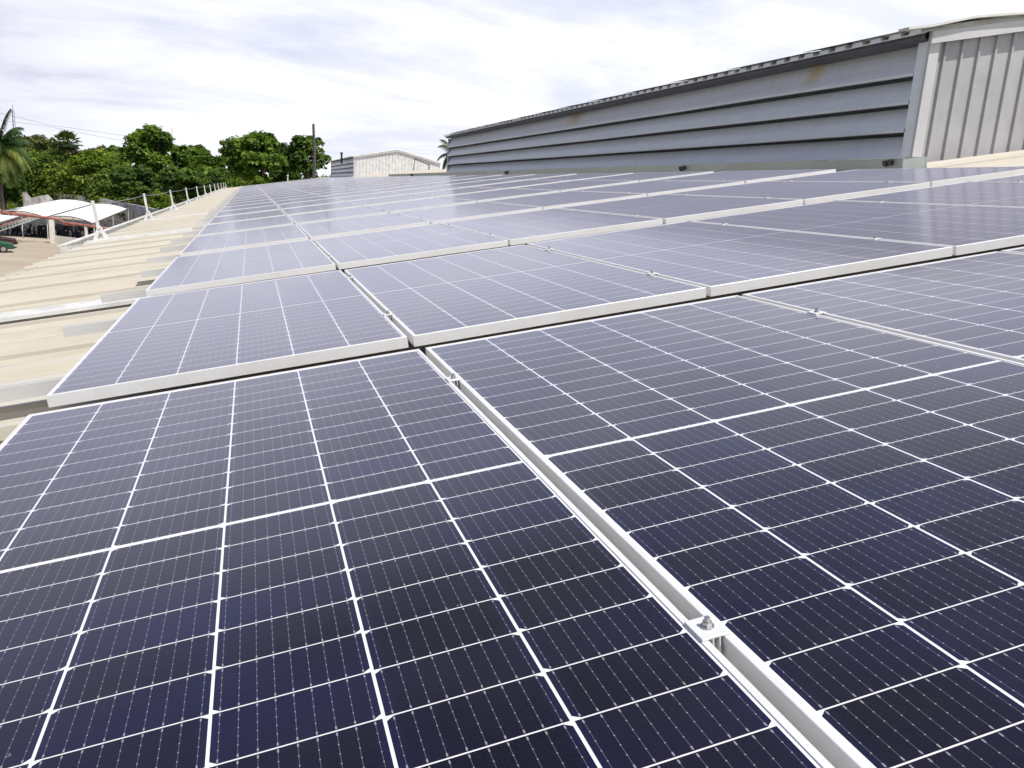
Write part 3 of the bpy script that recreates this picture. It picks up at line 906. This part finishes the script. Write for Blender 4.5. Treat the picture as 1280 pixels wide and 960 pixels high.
def coconut(label, u, vc, Y, r, n, seed, lean=0, hs=1.0):
    rsx = random.Random(seed)
    c = at(u, vc, Y); base = Vector((c.x + lean, Y, 0))
    root = empty('coconut_palm', label, 'palm tree', loc=base)
    cc = c - base
    mb = MB(); mb.tube([(0, 0, -.1), (lean * .1, 0, 1), Vector((-lean * .4, 0, cc.z * .5)), cc], [.28, .20, .16, .13], 9); mb.build('trunk', M['pole'], root, smooth=True)
    for i in range(n):
        mb = MB()
        az = i * 2.399 + rsx.uniform(-.2, .2)
        el = 1.40 - 2.1 * (i / n) + rsx.uniform(-.1, .1)
        frond(mb, cc, az, el, r * rsx.uniform(.85, 1.1), 1.1 + 1.6 * (i / n), r * .27, rsx)
        mb.build('frond', L_PALM if i > n * .35 else L_PALMD, root)
    mb = MB()
    for i in range(7):
        a = i * 1.1; q = cc + Vector((.3 * math.cos(a), .3 * math.sin(a), -.3)); mb.tube([q + Vector((0, 0, .13)), q + Vector((0, 0, .08)), q, q - Vector((0, 0, .1)), q - Vector((0, 0, .13))], [.02, .1, .14, .1, .02], 7)
    mb.build('coconut_bunch', L_DRY, root)
    return root
coconut('large coconut palm with drooping yellowed fronds at the left edge', -2, 187, 98, 4.2, 44, 5)
coconut('distant coconut palm showing beyond the far end of the louvres', 566, 194, 190, 5.5, 22, 8)
# fan palm on the skyline
def fanpalm():
    rsx = random.Random(3)
    Y = 168; c = at(84, 180, Y); base = Vector((c.x, Y, 0))
    root = empty('fan_palm', 'fan palm with round spiky crown rising above the scrub', 'palm tree', loc=base)
    cc = c - base
    mb = MB(); mb.tube([(0, 0, -.1), cc], [.3, .22], 8); mb.build('trunk', M['bark'], root)
    n = 34
    for i in range(n):
        mb = MB()
        az = i * 2.399; f = i / n
        el = 1.45 - 2.35 * f
        d = Vector((math.cos(az) * math.cos(el), math.sin(az) * math.cos(el), math.sin(el)))
        st = 1.5 if f < .75 else 1.0
        hub = cc + d * st
        mb.tube([cc, hub], .04, 4)
        sd = d.cross(Vector((0, 0, 1))).normalized(); up = sd.cross(d)
        for k in range(13):
            a = (k / 12 - .5) * 3.3
            v = d * math.cos(a) + sd * math.sin(a) + up * rsx.uniform(-.12, .12)
            ln = 1.25 * rsx.uniform(.85, 1.1)
            wv = (sd * math.cos(a) - d * math.sin(a)) * .11
            mid = hub + v * ln * .6
            tip = hub + v * ln + Vector((0, 0, -.18))
            mb.add([hub, mid - wv, tip, mid + wv], [(0, 1, 2, 3)], 0)
        mb.build('frond', L_PALM if f < .5 else (L_PALMD if f < .85 else L_DRY), root)
fanpalm()
# foliage of small banana-like palms in the scrub is part of the undergrowth

# ------------------------------------------------------------------ walls and yard
def wall_run(name, label, pts, z0, z1, th, mat, parts=None):
    mb = MB()
    for a, b in zip(pts[:-1], pts[1:]):
        mb.bar((a[0], a[1], (z0 + z1) / 2), (b[0], b[1], (z0 + z1) / 2), th, z1 - z0)
    o = mb.build(name, mat)
    return tag(o, label, 'wall')
wl = empty('perimeter_wall', 'long weathered grey concrete wall behind the white canopies', 'wall', loc=(-24, 147, 0))
P4 = [(-32.8, 161.5), (-24.1, 147.2), (-16.3, 127.0), (-10.2, 108.5), (-6, 96)]
mb = MB(); mb2 = MB()
for a, b in zip(P4[:-1], P4[1:]):
    A, B = Vector((a[0] + 24, a[1] - 147, 0)), Vector((b[0] + 24, b[1] - 147, 0))
    mb.bar(A + Vector((0, 0, 2.45)), B + Vector((0, 0, 2.45)), .25, 1.1)
    mb2.bar(A + Vector((0, 0, .95)), B + Vector((0, 0, .95)), .2, 1.9)
mb.build('upper_wall', M['conc_g'], wl); mb2.build('lower_wall', M['conc_b'], wl)
mb = MB()
a = at(28, 243, 150); b = at(38, 247, 149)
mb.prism([(a.x, 150, 0), (b.x, 149, 0), (b.x, 149, b.z), (b.x - .7, 149.3, b.z + .8), (a.x, 150, a.z + .6)], (0, .25, 0))
tag(mb.build('broken_wall', M['conc_g']), 'broken upright slab of concrete wall beside the coconut palm', 'wall')
mb = MB()
a = at(60, 247, 150); b = at(66, 250, 149)
mb.prism([(a.x - 3.2, 152, 0), (b.x, 149, 0), (b.x, 149, b.z), (a.x, 150, a.z + .5), (a.x - 3.2, 152, a.z - .3)], (0, .25, 0))
tag(mb.build('broken_wall', M['conc_g']), 'low crumbling stub of concrete wall left of the long wall', 'wall')

# canopies over the bike park
def canopy(label, fl, fr, br, bl, bulge, posts):
    fl, fr, br, bl = [Vector(q) for q in (fl, fr, br, bl)]
    root = empty('shade_canopy', label, 'canopy', loc=(fl.x, fl.y, 0))
    off = Vector((fl.x, fl.y, 0))
    mb = MB(); n = 16
    rows = []
    for i in range(n + 1):
        t_ = i / n; row = []
        for j in range(n + 1):
            s_ = j / n
            q = (fl * (1 - s_) + fr * s_) * (1 - t_) + (bl * (1 - s_) + br * s_) * t_
            q = q - off
            q.z += bulge * 4 * s_ * (1 - s_) * (1 - .35 * t_)
            row.append(q)
        rows.append(row)
    mb.sheet(rows)
    mb.build('membrane', M['tent'], root, smooth=True, solid=.02)
    mb = MB()
    mb.tube([rows[0][j] - Vector((0, 0, .05)) for j in range(n + 1)], .05, 6)
    mb.tube([rows[n][j] - Vector((0, 0, .05)) for j in range(n + 1)], .05, 6)
    mb.tube([rows[i][0] - Vector((0, 0, .04)) for i in range(n + 1)], .04, 6)
    mb.tube([rows[i][n] - Vector((0, 0, .04)) for i in range(n + 1)], .04, 6)
    mb.build('hoop_frame', M['wire'], root)
    mb = MB(); mb.tube([rows[i][n] + Vector((0, 0, .03)) for i in range(n + 1)], .06, 6); mb.build('seam_cable', M['wire'], root)
    for q in posts:
        q = Vector(q) - off
        mb = MB(); mb.tube([(q.x, q.y, 0), q], .045, 8); mb.build('post', M['steelw'], root)
    return root
F0 = at(0, 264, 98); F1 = at(58, 271.5, 96); F2 = at(117, 279, 92.5)
B0 = at(74, 249.5, 122); B1 = at(117, 255, 121); B2 = at(160, 261.5, 117)
canopy('left white tensioned canopy with arched front over parked motorbikes', F0, F1, B1, B0, .33, [F0.lerp(F1, .62) + Vector((0, 3, 0)), F1 + Vector((0, .2, -.1)), B0, B0.lerp(F0, .5)])
canopy('right white tensioned canopy ending in a point near the wall', F1 + Vector((.12, 0, 0)), F2, B2, B1 + Vector((.12, 0, 0)), .42, [F1.lerp(F2, .45) + Vector((0, 3, .3)), F2 + Vector((0, .1, -.1)), B2, B2.lerp(F2, .5), B1])
A0 = at(-40, 266, 90); A1 = at(27, 270.5, 92); A2 = at(-2, 279, 84); A3 = at(-60, 283, 82)
canopy('low white canopy cut by the left edge of the photo', A3, A2, A1, A0, .1, [A2, A1])
# truss under it
tr = empty('steel_truss', 'grey lattice truss sloping down to the left under the low canopy', 'truss', loc=(A2.x, 84, 0))
mb = MB()
o_ = Vector((A2.x, 84, 0))
T0 = at(-4, 284, 84) - o_; T1 = at(36, 271.5, 92) - o_; T2 = at(-4, 290, 84) - o_; T3 = at(50, 272.5, 92) - o_
mb.tube([T2, T3], .05, 6)
for k in range(12):
    a = T0.lerp(T1, k / 12); b = T2.lerp(T3, (k + .5) / 12); c = T0.lerp(T1, (k + 1) / 12)
    mb.tube([a, b, c], .03, 5)
mb.build('lattice', M['galv'], tr)
mb = MB(); mb.tube([T0, T1], .07, 6); mb.build('top_chord', M['red'], tr)
# red pipe on columns
mb = MB()
pp_ = [at(-8, 263.5, 91), at(30, 268.5, 91), at(66, 273, 91), at(74, 274.3, 91), at(80, 278.2, 91), at(107, 281.8, 89.5), at(146, 287.5, 88)]
mb.tube(pp_, .13, 8)
mb.tube([at(78, 280.3, 90.7), at(88, 281.5, 90.7), at(96, 281.5, 90.7)], .08, 6)
tag(mb.build('overhead_pipe', M['red'], smooth=True), 'long faded red pipe stepping down across the white columns', 'pipe')
c1 = Vector((-19.3, 90.9, 0))
mb = MB(); mb.box((c1.x - .22, c1.y - .22, 0), (c1.x + .22, c1.y + .22, 2.30))
tag(mb.build('concrete_column', M['conc_w'], bevel=.02), 'thick white column at the end of the low white wall', 'column')
c2 = at(107.5, 283, 89.5)
mb = MB(); mb.box((c2.x - .14, 89.4, 0), (c2.x + .14, 89.65, c2.z))
tag(mb.build('concrete_column', M['conc_w'], bevel=.02), 'thin white column behind the low white wall', 'column')
lw = at(160, 305, 85.5)
mb = MB(); mb.prism([(c1.x + .23, 90.9, 0), (lw.x, 86.5, 0), (lw.x, 86.5, .55), (c1.x + .23, 90.9, .75)], (0, .2, 0))
tag(mb.build('low_wall', M['conc_w']), 'low white wall running from the thick column towards the roof', 'wall')
mb = MB(); k0 = at(22, 292, 101); mb.box((k0.x, 101, 0), (k0.x + 1.6, 101.4, .28))
tag(mb.build('kerb_block', M['conc_w']), 'pale kerb block under the left canopy post', 'kerb')
sg = empty('yellow_sign', 'small yellow sign fixed on a canopy post', 'sign', loc=at(36, 291, 100))
mb = MB(); mb.box((-.03, -.03, 0), (.03, .03, 1.75)); mb.build('post', M['steelw'], sg)
mb = MB(); mb.box((-.2, -.07, 1.3), (.2, -.04, 1.7)); mb.build('sign_board', M['yellow'], sg)
hp = empty('rusty_hoop', 'rusty bent pipe hoop right of the canopy tip', 'pipe', loc=at(165, 276, 112))
mb = MB(); mb.tube([(-.9, 0, 1.55), (-.5, 0, 1.75), (0, 0, 1.7), (.22, 0, 1.4), (.25, 0, 0)], .07, 6); mb.build('hoop', L_DRY, hp)

# motorbikes ----------------------------------------------------------
def motorbike():
    root = empty('motorbike', 'x', 'motorbike', loc=(0, 0, 0))
    for y_ in (-.62, .62):
        mb = MB()
        ring_ = [(0, y_ + .27 * math.cos(a), .29 + .27 * math.sin(a)) for a in [k * 2 * math.pi / 14 for k in range(15)]]
        mb.tube(ring_, .045, 6, cap=False)
        wh = mb.build('wheel', M['tyre'], root)
        mb = MB()
        for k in range(6):
            a = k * math.pi / 3
            mb.tube([(0, y_, .29), (0, y_ + .25 * math.cos(a), .29 + .25 * math.sin(a))], .012, 4)
        mb.build('spokes', M['chrome'], wh)
    mb = MB()
    mb.prism([(-.09, -.15, .28), (-.09, .25, .28), (-.09, .34, .55), (-.09, .52, .80), (-.09, .42, .86), (-.09, .25, .58), (-.09, -.2, .66), (-.09, -.62, .74), (-.09, -.70, .66), (-.09, -.3, .45)], (.18, 0, 0))
    mb.build('body', M['bikepaint'], root, bevel=.02)
    mb = MB(); mb.prism([(-.12, -.66, .74), (-.12, .10, .64), (-.12, .16, .72), (-.12, -.2, .78), (-.12, -.66, .84)], (.24, 0, 0)); mb.build('seat', M['dark'], root, bevel=.02)
    mb = MB(); mb.tube([(-.07, .62, .29), (-.06, .46, .88)], .025, 6); mb.tube([(.07, .62, .29), (.06, .46, .88)], .025, 6); mb.build('fork', M['chrome'], root)
    mb = MB(); mb.tube([(-.34, .36, 1.0), (-.1, .44, .95), (.1, .44, .95), (.34, .36, 1.0)], .018, 6)
    for s in (-1, 1):
        mb.tube([(s * .22, .42, .97), (s * .28, .42, 1.16)], .01, 4); mb.box((s * .28 - .05, .41, 1.13), (s * .28 + .05, .43, 1.21))
    mb.build('handlebar', M['dark'], root)
    mb = MB(); mb.tube([(0, .46, .88), (0, .56, .87)], [.09, .06], 8); mb.build('headlight', M['chrome'], root)
    return root
M['bikepaint'] = simple('motorbike paint', (.04, .045, .09), .3)
M['bikepaint_r'] = simple('red motorbike paint', (.25, .02, .02), .3)
mo = motorbike(); reg(mo)
spots = []
for k in range(9): spots.append((at(4 + k * 6.3, 292.6 + k * .25, 99 + .3 * (k % 2)), 0))
for k in range(8): spots.append((at(73 + k * 8.0, 296, 97), 1))
for k in range(9): spots.append((at(8 + k * 15, 288, 106), 2))
for i, (q, kd) in enumerate(spots):
    o = mo if i == 0 else copy_tree(mo)
    o.location = (q.x, q.y, 0); o.rotation_euler = (0, 0, rnd.uniform(-.35, .25) + (math.pi if rnd.random() < .4 else 0))
    tag(o, ('dark motorbike parked in the front row under the left canopy', 'dark motorbike parked in the shade behind the low white wall', 'dark motorbike parked deep in the shade under the canopies')[kd], 'motorbike', 'motorbikes parked under the white canopies')

# cars ----------------------------------------------------------------
def car(name, label, loc, rz, paint):
    root = empty(name, label, 'car', loc=loc); root.rotation_euler = (0, 0, rz)
    mb = MB()
    prof_ = [(-2.05, .32), (2.05, .32), (2.12, .55), (2.08, .78), (1.2, .92), (-1.55, .98), (-2.08, .90), (-2.12, .55)]
    for x0, x1 in ((-.80, .80),):
        mb.prism([(x0, a, b) for a, b in prof_], (x1 - x0, 0, 0))
    mb.build('body', paint, root, bevel=.07)
    mb = MB()
    bt = [(-.74, -1.75, .96), (.74, -1.75, .96), (.74, 1.05, .92), (-.74, 1.05, .92)]
    tp = [(-.58, -1.30, 1.40), (.58, -1.30, 1.40), (.58, .25, 1.42), (-.58, .25, 1.42)]
    mb.add(bt + tp, [(0, 1, 5, 4), (1, 2, 6, 5), (2, 3, 7, 6), (3, 0, 4, 7), (0, 3, 2, 1), (4, 5, 6, 7)])
    mb.build('window', M['glass_d'], root, bevel=.04)
    mb = MB(); mb.box((-.60, -1.32, 1.40), (.60, .28, 1.46)); mb.build('car_roof', paint, root, bevel=.03)
    for sx in (-1, 1):
        for yy in (-1.3, 1.3):
            mb = MB(); mb.tube([(sx * .62, yy, .32), (sx * .84, yy, .32)], .32, 16); wq = mb.build('wheel', M['tyre'], root)
            mb = MB(); mb.tube([(sx * .83, yy, .32), (sx * .855, yy, .32)], .19, 12); mb.build('rim', M['chrome'], wq)
        mb = MB(); mb.box((sx * .72 - .12, 2.04, .60), (sx * .72 + .06, 2.12, .74)); mb.build('headlight', M['chrome'], root)
        mb = MB(); mb.box((sx * .70 - .08, -2.13, .66), (sx * .70 + .08, -2.05, .86)); mb.build('tail_light', M['hub'], root)
        mb = MB(); mb.box((sx * .88 - .08, .62, .90), (sx * .88 + .08, .74, 1.02)); mb.build('wing_mirror', paint, root, bevel=.01)
    mb = MB(); mb.box((-.75, 2.06, .36), (.75, 2.17, .50)); mb.box((-.75, -2.17, .36), (.75, -2.06, .50)); mb.build('bumper', M['dark'], root)
    return root
q = at(-19, 312, 79); car('parked_car', 'green car at the left edge of the sandy yard', (q.x, 79, 0), math.radians(-72), M['green'])
q = at(-14, 305, 83.5); car('parked_car', 'dark maroon car parked just behind the green car', (q.x, 83.8, 0), math.radians(-74), M['maroon'])

# poles and lines --------------------------------------------------------
def pole_obj(name, label, u, v0, Y, r0, r1, mat, bend=0, cat='pole'):
    t_ = at(u, v0, Y); b = Vector((t_.x - .1, Y, 0))
    mb = MB(); pts = []
    for k in range(9):
        f = k / 8
        q = b.lerp(t_, f) - Vector((b.x, b.y, 0)); q.x += bend * math.sin(f * 11) * f; pts.append(q)
    mb.tube(pts, [r0 + (r1 - r0) * k / 8 for k in range(9)], 8)
    o = mb.build(name, mat); o.location = (b.x, b.y, 0)
    return tag(o, label, cat)
pole_obj('bare_pole', 'tall bare crooked dark pole in front of the airy tree', 393, 155, 100, .24, .14, M['pole'], .12)
ms = empty('antenna_mast', 'thin lattice antenna mast rising above the scrub at far left', 'antenna', loc=(at(17.5, 160, 195).x, 195, 0))
mt = at(17.5, 138, 195).z; tt = at(18, 131, 195).z
mb = MB()
for k in range(3):
    a = k * 2.094; mb.tube([(.35 * math.cos(a), .35 * math.sin(a), 0), (.2 * math.cos(a), .2 * math.sin(a), mt)], .05, 5)
for k in range(24):
    z = mt * k / 24
    mb.tube([(.3, 0, z), (-.15, .26, z + .4), (-.15, -.26, z + .8)], .03, 4)
mb.build('lattice', M['wire'], ms)
mb = MB(); mb.tube([(0, 0, mt - .2), (0, 0, tt)], .05, 5); mb.build('rod', M['wire'], ms)
pole_obj('lightning_rod', 'faint thin mast on the skyline behind the tallest left tree', 215, 160, 190, .12, .04, M['wire'], 0, 'antenna')
lines = ((((-60, 138), (0, 141), (60, 156), (110, 163), (165, 171), (220, 178)), 'upper thin power line crossing the sky at left', 150),
         (((-60, 146), (0, 150), (60, 158), (110, 168), (165, 178), (220, 186)), 'lower thin power line crossing the sky at left', 152))
for px, lb, Y in lines:
    mb = MB(); mb.tube([at(u, v, Y + u * .1) for u, v in px], .024, 5)
    tag(mb.build('power_line', M['wire']), lb, 'power line', 'power lines across the left sky')
